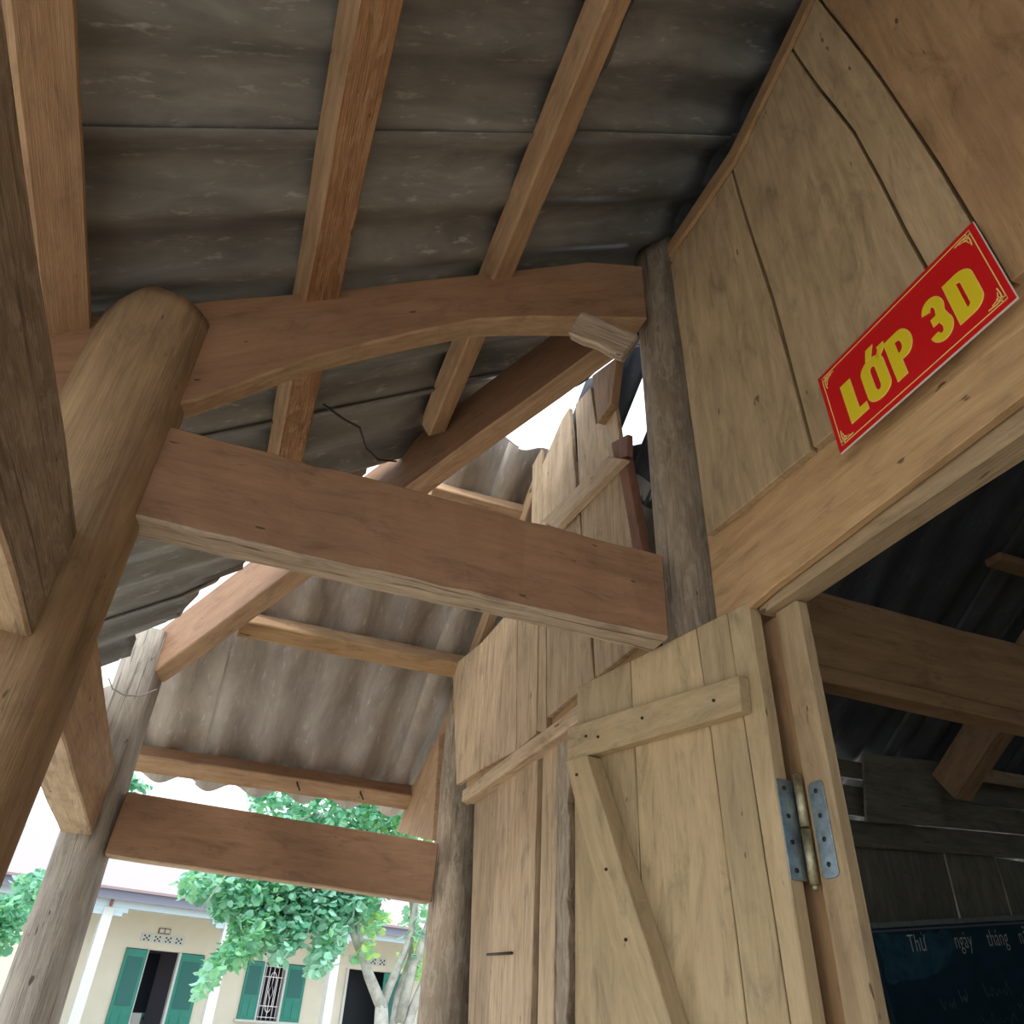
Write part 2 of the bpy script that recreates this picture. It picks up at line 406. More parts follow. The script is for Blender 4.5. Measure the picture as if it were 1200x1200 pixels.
# tall uneven planks that stop short of the roof
wb(S4([(2.52, 1.50), (2.544, 2.176), (2.445, 2.197), (2.395, 1.50)], -.02), PALE, -.02, .016)
wb(S4([(2.388, 1.45), (2.431, 2.09), (2.227, 2.193), (2.151, 2.197), (2.094, 1.789), (2.06, 1.45)], -.02), PALE, -.02, .016)
wb(S4([(2.052, 1.45), (2.06, 1.70), (2.093, 2.167), (1.953, 2.139), (1.916, 1.922), (1.87, 1.45)], -.02), PALE, -.02, .016)
wb(S4([(1.876, 1.45), (1.917, 1.913), (1.768, 1.907), (1.735, 1.66), (1.70, 1.45)], -.02), PALE, -.02, .016)
wall_board('loose_wedge', S4([(1.938, 2.19), (1.903, 1.911), (1.794, 1.915), (1.735, 2.10)], -.05), -.05, .03, PLANKB, wall)
wb(S4([(1.745, 1.62), (1.673, 1.10), (2.012, 1.10), (2.045, 1.61)], -.045), PALE, -.045, .018)
wall_board('diagonal_batten', S4([(2.42, 1.79), (2.26, 1.66), (1.727, 1.612), (1.833, 1.70)], -.075), -.075, .028, PALE, wall, (0, 1, .1))
wall_board('red_brown_stud', S4([(1.715, 1.62), (1.625, 1.13), (1.675, 1.13), (1.765, 1.62)], -.05), -.05, .03, REDW, wall)
wall_board('red_brown_stud', S4([(1.805, 1.74), (1.69, 1.69), (1.695, 1.60), (1.79, 1.65)], -.056), -.056, .02, REDW, wall)
# horizontal rail and its lower lip
beam('rail', V(-.010, 3.10, .855), V(-.010, 1.58, .845), (1, 0, 0), .022, .11, LINTEL, wall, .002)
beam('rail_lip', V(-.045, 2.98, .800), V(-.045, 1.60, .797), (1, 0, 0), .055, .05, PALE, wall, .002)
# lower planks
wb([(2.84, -1.25), (2.88, .05), (2.98, .79), (2.70, .79), (2.62, -1.25)], PALE, -.02)
wb([(2.612, -1.25), (2.692, .79), (2.325, .79), (2.328, -1.25)], PALE, -.028)
wall_board('plank', [(2.272, -1.25), (2.278, .79), (2.16, .79), (2.185, -1.25)], -.03, .03, PALE, wall)
wall_board('bark_edged_stud', [(2.178, -1.25), (2.15, .1), (2.165, .79), (2.07, .79), (2.08, -1.25)], -.035, .05, POST, wall, jit=.012, step=.05)
wb([(2.06, -1.25), (2.06, .79), (1.62, .79), (1.62, -1.25)], PLANK, -.02)
wb([(1.66, -1.25), (1.66, 1.0), (1.29, .84), (1.29, -1.25)], PLANK, .17)
tube('nail', [V(-.06, 2.62, .235), V(-.035, 2.47, .232)], .004, NAIL, wall)

# ---------------------------------------------------------------- doorway frame
trim = empty('trim_1', V(0, .6, -1.25), kind='structure')
wall_board('lintel_board', S4([(1.332, .80), (1.330, 1.075), (.947, 1.072), (.40, 1.095), (-.6, 1.10), (-.6, .84), (.52, .846), (1.13, .822)], -.02), -.02, .02, LINTEL, trim, (0, 1, 0))
beam('door_head', V(.035, 1.19, .812), V(.035, -.1, .825), (1, 0, 0), .062, .05, PLANK, trim, .002)
box('jamb', (.03, 1.102, -1.25), (.064, 1.172, .79), PLANK, trim, (0, 0, 1), .006)
box('jamb_stop', (.042, 1.173, -1.25), (.062, 1.24, .79), PLANKB, trim, (0, 0, 1))
box('jamb', (.0, -.06, -1.25), (.1, .04, .79), PLANK, trim, (0, 0, 1), .006)

# ---------------------------------------------------------------- door leaf folded back against the wall
door = empty('door_1', V(-.02, 1.19, -1.25), kind='structure')
h2 = Vector((-.02, 1.19)); e2 = Vector((-.13, 1.81)); du = (e2 - h2).normalized(); dn = Vector((-du.y, du.x))
if dn.x > 0: dn = -dn
def DP(u, z, off=0.): q = h2 + du * u + dn * off; return V(q.x, q.y, z)
def dboard(name, uz, off, th, mat, grain=(0, 0, 1), **k):
    return prism(name, [DP(u, z, off) for u, z in uz], Vector((-dn.x * th, -dn.y * th, 0)), mat, door, grain, **k)
dboard('plank', [(-.002, .81), (.062, .812), (.040, .05), (.03, -1.2), (-.002, -1.2)], 0, .035, DOORW)
dboard('plank', [(.064, .812), (.160, .813), (.150, .60), (.135, .05), (.12, -1.2), (.033, -1.2), (.043, .05)], 0, .033, DOORW)
dboard('plank', [(.163, .813), (.40, .816), (.395, -1.2), (.124, -1.2), (.138, .05), (.152, .60)], 0, .034, DOORW)
dboard('plank', [(.403, .816), (.633, .821), (.624, .05), (.622, -1.2), (.398, -1.2)], 0, .033, DOORW)
bt = dboard('batten', [(.636, .70), (.634, .610), (.03, .570), (.026, .644)], .030, .030, DOORW, (0, 1, 0))
dboard('batten', [(.634, -.55), (.634, -.64), (.03, -.64), (.03, -.56)], .030, .030, DOORW, (0, 1, 0))
dboard('brace', [(.625, .607), (.530, .600), (.03, -.50), (.03, -.555), (.15, -.555)], .045, .045, DOORW, (0, -.4, -.9))
for u, z in ((.55, .655), (.33, .64), (.10, .612), (.57, .56), (.46, .33), (.40, .19), (.50, .64)):
    of = .030 if z > .6 else .045; p = DP(u, z, of); q = DP(u, z, of + .004); tube('nail', [p, q], .0035, NAIL, door)
# hinge: one plate on the leaf's edge, one on the jamb, two knuckles and a pin
hg = empty('hinge', V(.0, 1.18, .34)); hg.parent = door; hg.matrix_parent_inverse = Matrix.Translation(door.location).inverted(); WM[hg.name] = Matrix.Translation(hg.location)
def plate(pts, nrm, name):
    return prism(name, pts, nrm, GALV, hg, (0, 0, 1), .0006, 0, 9)
def roundrect_yz(y0, y1, z0, z1, r, f, sl=0.):
    L = []
    for cx, cz, a0 in ((y1 - r, z1 - r, 0), (y0 + r, z1 - r, 90), (y0 + r, z0 + r, 180), (y1 - r, z0 + r, 270)):
        for k in range(5):
            a = math.radians(a0 + 22.5 * k); L.append(f(cx + r * math.cos(a), cz + r * math.sin(a)))
    return L
plate(roundrect_yz(-.018, .019, .262, .437, .005, lambda x, z: V(x, 1.1862, z)), Vector((0, .003, 0)), 'leaf_plate')
plate(roundrect_yz(1.118, 1.158, .262, .425, .010, lambda y, z: V(.0275, y, z)), Vector((.003, 0, 0)), 'jamb_plate')
tube('knuckle', [V(.021, 1.174, z) for z in (.352, .445)], .0085, BRASS, hg, 14)
tube('knuckle', [V(.021, 1.174, z) for z in (.256, .347)], .0085, BRASS, hg, 14)
tube('pin_tip', [V(.021, 1.174, z) for z in (.247, .256)], .0055, BRASS, hg, 10)
for z in (.42, .37, .325, .278): tube('screw', [V(-.003, 1.1866, z), V(-.003, 1.1848, z)], .0042, BLACK, hg, 10)
for z in (.408, .365, .325, .284): tube('screw', [V(.0280, 1.138, z), V(.0262, 1.138, z)], .0042, BLACK, hg, 10)

# ---------------------------------------------------------------- timber frame: posts
tag(post('wall_post', V(.06, 1.47, -1.25), V(.06, 1.47, 2.36), .104, .106, POST, seed=1), 'weathered round grey brown post at the right end of the big tie beam', 'post')
tag(post('wall_post', V(.112, 3.55, -1.25), V(.105, 3.56, 1.47), .113, .105, POST, seed=5), 'round brown post at the left end of the plank wall, beside the yard view', 'post')
tag(post('veranda_column', V(-1.372, 1.45, -1.25), V(-1.374, 1.45, 1.352), .119, .116, COLM, topcut=lambda p: 1.25 + 1.345 - max(0, (-1.40 - p.x)) * 1.1 - max(0, (p.x + 1.272)) * .5, rough=.006, seed=9, rings=70, slot=(1.962, 2.04)), 'thick smooth brown wooden column leaning across the left side, its pale top under the roof', 'column')
tag(post('veranda_column', V(-1.372, 3.5, -1.25), V(-1.415, 3.54, 1.44), .112, .090, GREYC, rough=.009, seed=14), 'grey cracked round column at the lower left, in front of the yellow building', 'column')

# ---------------------------------------------------------------- timber frame: beams
tag(beam('tie_beam', V(-1.27, 1.45, .920), V(-.082, 1.45, .920), (0, -1, 0), .082, .232, [BEAM, ROUGH], jit=.003, seg=.06, fm=(0, 0, 0, 1)), 'large brown tie beam with a rough pale underside crossing the middle of the view', 'beam')
tag(beam('tie_beam', V(-1.31, 3.50, .640), V(-.015, 3.50, .600), (0, -1, 0), .08, .235, [BEAM, PALE], fm=(0, 0, 0, 1)), 'brown tie beam above the yard opening, between the grey column and the far wall post', 'beam')
tb = beam('tie_beam', V(.16, 1.46, .945), V(4.5, 1.46, .945), (0, -1, 0), .08, .235, PLANKB)
tag(tb, 'dim tie beam inside the classroom seen through the doorway', 'beam')
beam('ledge', V(.17, 1.435, .805), V(4.5, 1.435, .805), (0, -1, 0), .07, .045, PLANKB, tb)
# crooked principal rafter
prof_b = [(-1.75, .72), (-1.241, 1.122), (-1.0136, 1.361), (-.80, 1.535), (-.628, 1.664), (-.48, 1.747), (-.343, 1.809), (-.068, 1.93)]
prof_t = [(-1.75, 1.09), (-1.273, 1.433), (-1.004, 1.605), (-.80, 1.755), (-.668, 1.842), (-.48, 1.975), (-.276, 2.114), (-.068, 2.205)]
v = []
for (xb, zb), (xt, zt) in zip(prof_b, prof_t):
    j = lambda: random.uniform(-.003, .003)
    v += [V(xb, 1.41 + j(), zb + j()), V(xt, 1.41 + j(), zt + j()), V(xt, 1.50 + j(), zt + j()), V(xb, min(1.50, 1.475 + .022 * (xb + 1.24)) + j(), zb + j())]
f = []; mi = []
for i in range(len(prof_b) - 1):
    for k in range(4):
        a = i * 4 + k; b = i * 4 + (k + 1) % 4; f.append((b, a, a + 4, b + 4)); mi.append((0, 0, 0, 1)[k])
f += [(0, 1, 2, 3), tuple((len(prof_b) - 1) * 4 + k for k in (3, 2, 1, 0))]; mi += [0, 0]
tag(link('principal_rafter', v, f, [BEAM, PURL], None, (.82, 0, .57), bevel=.006, fmats=mi), 'crooked dark brown rafter rising from the brown column to the wall post, carrying the purlins', 'rafter')
# hip rafter
a = Vector((-1.37, 3.50)); b = Vector((-.10, 1.50)); hd = (b - a).normalized(); hs = Vector((-hd.y, hd.x)); hs = hs if hs.x > 0 else -hs
wd = .085
c0 = V(a.x + hs.x * wd / 2, a.y + hs.y * wd / 2, 1.25 + .117); c1 = V(b.x + hs.x * wd / 2, b.y + hs.y * wd / 2, 1.975 + .117)
tag(beam('hip_rafter', c0 - (c1 - c0) * .02, c0.lerp(c1, .985), (hs.x, hs.y, 0), wd, .232, [BEAM, PURL], fm=(0, 0, 0, 1)), 'brown hip rafter running diagonally behind the big tie beam, from far column to wall post', 'rafter')
tag(prism('timber_block', [V(-.323, 1.37, 1.806), V(-.37, 1.37, 1.690), V(-.19, 1.37, 1.665), V(-.129, 1.37, 1.79)], Vector((.03, .05, .035)), ROUGH, None, (1, 0, -.1), .006, .004, .04), 'short pale timber offcut nailed under the rafter beside the wall post', 'block')
# purlins of the side roof
th = math.atan(.69); ux = Vector((math.cos(th), 0, math.sin(th))); uz = Vector((-math.sin(th), 0, math.cos(th)))
def purlin(xc, zc, y0, y1, w, h, mats, label, fm=(0, 0, 0, 0), yaw=0.):
    c = Vector((xc, 0, zc)) + ux * w / 2 + uz * h / 2
    k = .055
    o = beam('purlin', V(c.x - yaw * (1.41 - y0), y0, c.z + k * (1.45 - y0) - .69 * yaw * (1.41 - y0)), V(c.x - yaw * (1.41 - y1), y1, c.z + k * (1.45 - y1) - .69 * yaw * (1.41 - y1)), tuple(ux), w, h, mats, jit=.002, seg=.12, bevel=.006, fm=fm)
    return tag(o, label, 'purlin')
purlin(-1.56, 1.180, -3.5, 1.62, .092, .078, [PURL], 'light brown purlin at the left edge of the roof, above the near column')
purlin(-1.083, 1.515, -3.5, 2.72, .098, .072, [ORANGE, PURL], 'orange brown purlin with bark patches, second from the left under the roof', (0, 1, 0, 0), .03)
purlin(-.595, 1.855, -3.5, 2.15, .078, .072, [PURL, PURL], 'smooth light brown purlin, third from the left under the roof', yaw=.03)
# purlins of the hip end
hx = Vector((0, math.cos(th), -math.sin(th))); hz = Vector((0, math.sin(th), math.cos(th)))
def hpurlin(x0, x1, yb, zb, w, h, mat, label, fm=(0, 0, 0, 0)):
    c = Vector((0, yb, zb)) + hx * w / 2 + hz * h / 2
    return tag(beam('purlin', V(x0, c.y, c.z), V(x1, c.y, c.z), tuple(hx), w, h, mat, jit=.002, fm=fm), label, 'purlin')
ep = hpurlin(-1.55, 0.0, 4.02, 1.045, .10, .08, [BEAM, PURL], 'brown eave purlin above the yard opening, under the lower edge of the brown sheets', (0, 0, 0, 1))
for nx_, nz_ in ((-.60, 1.02), (-.28, 1.02)): tube('nail', [V(nx_, 4.06, nz_), V(nx_ - .01, 4.03, nz_ + .01), V(nx_ + .01, 4.02, nz_ - .03)], .004, NAIL, ep)
hpurlin(-1.06, .02, 3.32, 1.50, .085, .09, [PURL, LINTEL], 'ochre purlin crossing the brown corrugated end roof at mid height', (0, 0, 0, 1))
hpurlin(-.42, .3, 2.655, 1.995, .085, .085, [PURL], 'short purlin at the top of the end roof, behind the hip rafter')
# plates on the columns
tag(beam('eave_plate', V(-1.39, -2.0, .610), V(-1.39, 1.36, .610), (1, 0, 0), .12, .207, [POST, PALE], fm=(0, 0, 0, 1)), 'big brown plate beam at the left edge, running past the camera to the near column', 'beam')
tag(beam('eave_plate', V(-1.425, 1.52, .700), V(-1.425, 3.42, .700), (1, 0, 0), .11, .25, [PURL, PALE], fm=(0, 0, 0, 1)), 'pale plate beam end with a light underside on top of the grey column', 'beam')
tag(wall_board('bracket_board', [(3.606, 1.246), (4.05, 1.10), (4.27, .912), (3.545, .742)], -.02, .03, PURL, None, (0, .8, -.6)), 'pointed brown bracket board beside the far wall post, holding up the eave purlin', 'board')
tag(beam('wall_rafter', V(.03, 3.95, 1.07), V(.03, 2.45, 2.12), (1, 0, 0), .05, .09, PURL), 'narrow brown rafter along the upper edge of the far planks', 'rafter')
# wires
tag(tube('wire', [V(-1.50, 3.375, 1.16), V(-1.47, 3.36, 1.115), V(-1.42, 3.355, 1.095), V(-1.36, 3.36, 1.105), V(-1.31, 3.38, 1.15)], .003, WIRE), 'thin pale wire looped round the top of the grey column', 'wire')
tag(tube('cable', [V(-.97, 1.75, 1.50), V(-.90, 1.86, 1.56), V(-.84, 1.95, 1.62), V(-.80, 2.02, 1.60), V(-.74, 2.14, 1.66), V(-.66, 2.25, 1.76)], .004, DWIRE), 'black cable hanging under the side roof between the purlins', 'cable')

GROUPS = {'purlin': 'purlins under the roof', 'tie_beam': 'tie beams between the posts', 'wall_post': 'posts of the plank wall', 'veranda_column': 'columns of the veranda', 'eave_plate': 'plate beams on the veranda columns'}
for o in COL.objects:
    k = o.name.split('.')[0]
    if k in GROUPS and o.parent is None: o['group'] = GROUPS[k]

# ---------------------------------------------------------------- class sign
so = V(-.062, .819, .934); su = Vector((0, -.99918, .04039)); sw = Vector((0, .04039, .99918)); SK = .968
def SP(u, w, off=0.): return so + su * (u * SK) + sw * (w * SK) + Vector((-off, 0, 0))
sign = empty('class_sign', so, 'red rectangular sign with yellow letters LỚP 3D above the doorway', 'sign')
SW, SH = .3955, .2065
prism('panel', [SP(0, 0), SP(SW, 0), SP(SW, SH), SP(0, SH)], Vector((.004, 0, 0)), WHITE, sign, (0, 1, 0), 0, 0, 9)
prism('face', [SP(.0006, .0006, .001), SP(SW - .0006, .0006, .001), SP(SW - .0006, SH - .0006, .001), SP(.0006, SH - .0006, .001)], Vector((.0012, 0, 0)), RED, sign, (0, 1, 0), 0, 0, 9)
def ribbon(pts, w, off, closed=False):
    """flat stroke in sign coordinates -> verts, faces"""
    v = []; f = []; n = len(pts)
    for i in range(n):
        p = Vector(pts[i]); a = Vector(pts[(i - 1) % n] if closed or i else pts[i]); b = Vector(pts[(i + 1) % n] if closed or i < n - 1 else pts[i])
        d1 = (p - a).normalized() if (p - a).length > 1e-9 else (b - p).normalized(); d2 = (b - p).normalized() if (b - p).length > 1e-9 else d1
        nn = Vector((-(d1 + d2).y, (d1 + d2).x)); nn = nn.normalized() if nn.length > 1e-6 else Vector((-d1.y, d1.x))
        k = 1 / max(.4, nn.dot(Vector((-d1.y, d1.x))))
        v += [SP(*(p + nn * w / 2 * k), off), SP(*(p - nn * w / 2 * k), off)]
    for i in range(n if closed else n - 1):
        j = (i + 1) % n; f.append((2 * i, 2 * i + 1, 2 * j + 1, 2 * j))
    return v, f
def join(name, parts, mat, parent, solid=.0008):
    v = []; f = []
    for a, b in parts:
        k = len(v); v += a; f += [tuple(i + k for i in q) for q in b]
    return link(name, v, f, mat, parent, (0, 1, 0), solid=solid)
in1, in2 = .0125, .018
frame_l = []
rect = lambda m: [(m, m), (SW - m, m), (SW - m, SH - m), (m, SH - m)]
frame_l.append(ribbon(rect(.0115), .0018, .0016, True))
for cx, cy, sx, sy in ((0, 0, 1, 1), (SW, 0, -1, 1), (SW, SH, -1, -1), (0, SH, 1, -1)):
    P = lambda a, b: (cx + sx * a, cy + sy * b)
    frame_l.append(ribbon([P(.018, .044), P(.0165, .030), P(.018, .018), P(.030, .0165), P(.044, .018)], .0022, .0016))
    frame_l.append(ribbon([P(.020, .036), P(.0235, .0235), P(.036, .020)], .0016, .0016))
    frame_l.append(ribbon([P(.0155 + .0045 * math.cos(t * .7), .0155 + .0045 * math.sin(t * .7)) for t in range(9)], .0018, .0016, True))
    frame_l.append(ribbon([P(.023 + .0035 * math.cos(t * .7), .023 + .0035 * math.sin(t * .7)) for t in range(9)], .0015, .0016, True))
join('border', frame_l, CREAML, sign)
def letter(name, outer, holes, mat=YEL, off=.0018, parent=sign):
    """filled outline with holes, in sign coordinates"""
    cd = bpy.data.curves.new(name, 'CURVE'); cd.dimensions = '2D'; cd.fill_mode = 'BOTH'
    for L in [outer] + holes:
        s = cd.splines.new('POLY'); s.points.add(len(L) - 1); s.use_cyclic_u = True
        for p, (a, b) in zip(s.points, L): p.co = (a, b, 0, 1)
    tmp = bpy.data.objects.new('tmp', cd); COL.objects.link(tmp)
    dg = bpy.context.evaluated_depsgraph_get(); me = bpy.data.meshes.new_from_object(tmp.evaluated_get(dg))
    vs = [SP(q.co.x, q.co.y, off) for q in me.vertices]; fs = [tuple(p.vertices) for p in me.polygons]
    bpy.data.objects.remove(tmp); bpy.data.curves.remove(cd); bpy.data.meshes.remove(me)
    return link(name, vs, fs, mat, parent, (0, 1, 0), solid=.001)
def arc(cx, cy, rx, ry, a0, a1, n=12): return [(cx + rx * math.cos(math.radians(a0 + (a1 - a0) * i / n)), cy + ry * math.sin(math.radians(a0 + (a1 - a0) * i / n))) for i in range(n + 1)]
B, T = .038, .137
def glyphs(grow):
    q = grow; R = []
    R.append(('letter', [(.048 - q, B - q), (.092 + q, B - q), (.092 + q, .055 + q), (.073 + q, .055 + q), (.073 + q, T - .002 + q), (.048 - q, T - .002 + q)], []))
    r = .019 + q
    R.append(('letter', arc(.1265, T - .006 - .019, .0275 + q, r + .004, 0, 180) + arc(.1265, B + .019, .0275 + q, r + .002, 180, 360), [arc(.1265, T - .031, .0075 - q, .011 - q, 0, 180) + arc(.1265, B + .028, .0075 - q, .011 - q, 180, 360)]))
    R.append(('letter', [(.141 - q, .122 - q), (.152, .1235 - q), (.163 + q, .132), (.1655 + q, .145 + q), (.151 - q, .145 + q), (.150, .137)], []))
    R.append(('letter', [(.119 - q, .138 - q), (.131 + q, .138 - q), (.143 + q, .160 + q), (.127 - q, .160 + q)], []))
    R.append(('letter', [(.166 - q, B - q), (.188 + q, B - q), (.188 + q, .074 - q), (.199, .074 - q)] + arc(.199, .1055, .021 + q, .0315 + q, -90, 90) + [(.166 - q, T + q)], [[(.187 - q, .090 + q), (.192, .090 + q)] + arc(.192, .1055, .0075 - q, .0145 - q, -80, 80, 8) + [(.187 - q, .121 - q)]]))
    three = arc(.2735, .1115, .0215 + q, .0270 + q, 168, -18, 14) + [(.291 + q, .093)] + arc(.2740, .0645, .0230 + q, .0275 + q, 28, -168, 16)
    inn = [(.272, .062)] if False else arc(.2725, .064, .0065 - q, .0115 - q, -165, 60, 8) + [(.276, .0785 - q), (.2635 - q, .0790 - q), (.2635 - q, .0945 + q), (.2745, .0950 + q)] + arc(.2725, .1095, .0055 - q, .0115 - q, -50, 170, 8)
    R.append(('letter', three + inn, []))
    R.append(('letter', [(.305 - q, B - q), (.331, B - q)] + arc(.331, .062, .0265 + q, .024 + q, -90, 0, 7) + arc(.331, .113, .0265 + q, .024 + q, 0, 90, 7) + [(.305 - q, T + q)], [[(.327 - q, .056 + q)] + arc(.3275, .063, .0075 - q, .0070 - q, -80, 0, 5) + arc(.3275, .112, .0075 - q, .0070 - q, 0, 80, 5) + [(.327 - q, .119 - q)]]))
    return R
for nm, o_, h_ in glyphs(.0013): letter('letter_edge', o_, h_, CREAML, .0016)
for nm, o_, h_ in glyphs(0): letter('letter', o_, h_, YEL, .0026)

# ---------------------------------------------------------------- classroom: end wall, far wall, near wall
back = empty('wall_back', V(2.3, 3.5, -1.25), kind='structure')
eb = lambda xz, y0, mat, th=.02, g=(1, 0, 0), nm='plank': end_board(nm, xz, y0, th, mat, back, g)
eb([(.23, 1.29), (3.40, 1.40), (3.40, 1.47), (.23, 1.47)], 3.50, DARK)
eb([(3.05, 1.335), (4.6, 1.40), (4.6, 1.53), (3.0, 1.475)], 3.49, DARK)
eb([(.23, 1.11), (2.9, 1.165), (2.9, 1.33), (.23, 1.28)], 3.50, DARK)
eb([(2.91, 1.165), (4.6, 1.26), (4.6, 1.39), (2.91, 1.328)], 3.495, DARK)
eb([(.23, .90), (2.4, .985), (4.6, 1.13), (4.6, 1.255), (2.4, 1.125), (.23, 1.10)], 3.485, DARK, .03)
eb([(3.20, 1.455), (4.6, 1.50), (4.6, 1.56), (3.22, 1.545)], 3.40, PALE)  # paler wood than its neighbours, standing in for outside light on this plank
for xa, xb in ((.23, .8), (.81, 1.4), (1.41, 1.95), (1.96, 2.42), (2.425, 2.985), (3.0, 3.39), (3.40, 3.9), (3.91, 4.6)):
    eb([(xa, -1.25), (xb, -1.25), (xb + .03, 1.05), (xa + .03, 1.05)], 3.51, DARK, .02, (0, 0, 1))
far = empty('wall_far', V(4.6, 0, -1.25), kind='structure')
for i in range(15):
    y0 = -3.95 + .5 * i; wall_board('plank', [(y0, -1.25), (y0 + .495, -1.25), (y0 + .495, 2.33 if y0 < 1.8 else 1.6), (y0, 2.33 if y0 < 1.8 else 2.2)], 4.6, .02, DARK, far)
near = empty('wall_near', V(2.3, -3.9, -1.25), kind='structure')
for i in range(10):
    x0 = -.02 + .465 * i; xm = x0 + .23; top = 2.3 + .69 * min(xm, 4.6 - xm)
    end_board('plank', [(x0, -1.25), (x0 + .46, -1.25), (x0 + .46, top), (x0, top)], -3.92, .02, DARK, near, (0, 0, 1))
tag(end_board('wall_panel', [(2.50, 1.50), (3.09, 1.545), (2.985, 1.155), (2.415, 1.108)], 3.43, .02, DARK), 'dark square wooden panel hung on the classroom end wall above the blackboard', 'panel')
tag(beam('room_rafter', V(3.06, 3.38, 1.37), V(3.06, 1.5, 2.667), (1, 0, 0), .13, .20, PURL), 'brown rafter end coming down to the classroom end wall, seen through the doorway', 'rafter')
tag(beam('purlin', V(2.6, 2.35, 2.263), V(4.5, 2.35, 2.263), (0, 1, 0), .10, .042, PLANKB), 'dark purlin high in the classroom at the right edge', 'purlin')

# blackboard, hung a little askew on the end wall
bb = empty('blackboard', V(2.9, 3.40, -.2), 'dark blue blackboard with chalk writing on the classroom end wall', 'blackboard')
ba = math.atan2(.139, 1.127); b0 = V(2.373, 3.40, .595); bu = Vector((math.cos(ba), 0, math.sin(ba))); bw = Vector((-math.sin(ba), 0, math.cos(ba)))
def BP(u, w, off=0.): return b0 + bu * u + bw * w + Vector((0, -off, 0))
prism('board', [BP(-.12, -1.2), BP(2.0, -1.2), BP(2.0, 0), BP(-.12, 0)], Vector((0, .02, 0)), BOARDM, bb, (1, 0, 0), .001, 0, 9)
prism('top_rail', [BP(-.125, -.012, .012), BP(2.0, -.012, .012), BP(2.0, .014, .012), BP(-.125, .014, .012)], Vector((0, .03, 0)), RAILM, bb, (1, 0, 0), .001, .001, .1)
prism('inner_rail', [BP(-.12, -.030, .004), BP(2.0, -.030, .004), BP(2.0, -.020, .004), BP(-.12, -.020, .004)], Vector((0, .004, 0)), FASC, bb, (1, 0, 0), 0, 0, 9)
prism('chalk_smudge', [BP(-.11, -.045, .0012), BP(.40, -.045, .0012), BP(.42, -.10, .0012), BP(.34, -.20, .0012), BP(.20, -.235, .0012), BP(-.11, -.24, .0012)], Vector((0, .001, 0)), SMEAR, bb, (1, 0, 0), 0, .02, .04)
def text(body, u, w, size, mat, thick, name='chalk_writing', sx=.72):
    cd = bpy.data.curves.new(name, 'FONT'); cd.body = body; cd.shear = .15; cd.size = size; cd.offset = thick; cd.resolution_u = 2
    tmp = bpy.data.objects.new('tmp', cd); COL.objects.link(tmp)
    dg = bpy.context.evaluated_depsgraph_get(); me = bpy.data.meshes.new_from_object(tmp.evaluated_get(dg))
    vs = [BP(u + q.co.x * sx + .12 * q.co.y * 0, w + q.co.y * 1.15, .0022) for q in me.vertices]; fs = [tuple(p.vertices) for p in me.polygons]
    bpy.data.objects.remove(tmp); bpy.data.curves.remove(cd); bpy.data.meshes.remove(me)
    if fs: link(name, vs, fs, mat, bb, (1, 0, 0))
for body, u in (('Thứ', .10), ('ngày', .42), ('tháng', .66), ('năm 20', .90)): text(body, u, -.125, .10, CHALK, -.0012)
for i, (u, w, ln) in enumerate(((.20, -.36, .10), (.34, -.345, .05), (.52, -.33, .18), (.44, -.45, .24), (.72, -.40, .20), (.86, -.33, .12))):
    pts = [BP(u + ln * k / 16, w + .018 * math.sin(k * 2.1 + i) + (.03 if k % 5 == 0 else 0) - (.02 if k % 7 == 3 else 0), .002) for k in range(17)]
    tube('chalk_scribble', pts, .0018, FAINT, bb, 4)

# ---------------------------------------------------------------- school building across the yard
yw = math.radians(16); fd = Vector((math.cos(yw), math.sin(yw), 0)); fn = Vector((-fd.y, fd.x, 0)); FO = V(-2.9, 23.0, 0)
sb = empty('school_building', FO + Vector((0, 0, -.5)), 'cream school building with green shutters and pale pink roof across the yard', 'building')
def FP(u, z, off): return FO + fd * u + fn * off + Vector((0, 0, z))
def fbox(name, u0, u1, z0, z1, o0, o1, mat, parent=sb, bevel=0.):
    v = [FP(u, z, o) for u in (u0, u1) for o in (o0, o1) for z in (z0, z1)]
    f = [(0, 1, 3, 2), (4, 6, 7, 5), (0, 4, 5, 1), (2, 3, 7, 6), (0, 2, 6, 4), (1, 5, 7, 3)]
    return link(name, v, f, mat, parent, tuple(fd), bevel=bevel)
U0, U1 = -6.2, 16
WO = 1.8
# wall pieces left between the openings
ops = [(1.42, 3.50, 1.68, -.5), (4.76, 6.57, 1.68, .28), (7.85, 9.80, 1.72, -.5), (-1.9, -.1, 1.68, .28)]
edges = sorted(ops); cur = U0
for (ua, ub, zt, zb) in edges:
    fbox('wall', cur, ua, -.5, 2.75, WO, WO + .2, CWALL); fbox('wall', ua, ub, zt, 2.75, WO, WO + .2, CWALL)
    if zb > -.4: fbox('wall', ua, ub, -.5, zb, WO, WO + .2, CWALL)
    cur = ub
fbox('wall', cur, U1, -.5, 2.75, WO, WO + .2, CWALL)
fbox('room_wall', U0, U1, -.5, 2.75, 6.6, 6.8, INTG); fbox('room_wall', U0, U0 + .2, -.5, 2.75, WO + .2, 6.6, INTG); fbox('room_wall', U1 - .2, U1, -.5, 2.75, WO + .2, 6.6, INTG)
fbox('ceiling_slab', U0, U1, 2.75, 2.85, -.1, 6.8, CWALL)
fbox('plinth', U0, U1, -1.36, -.5, -.4, 6.8, CONC)
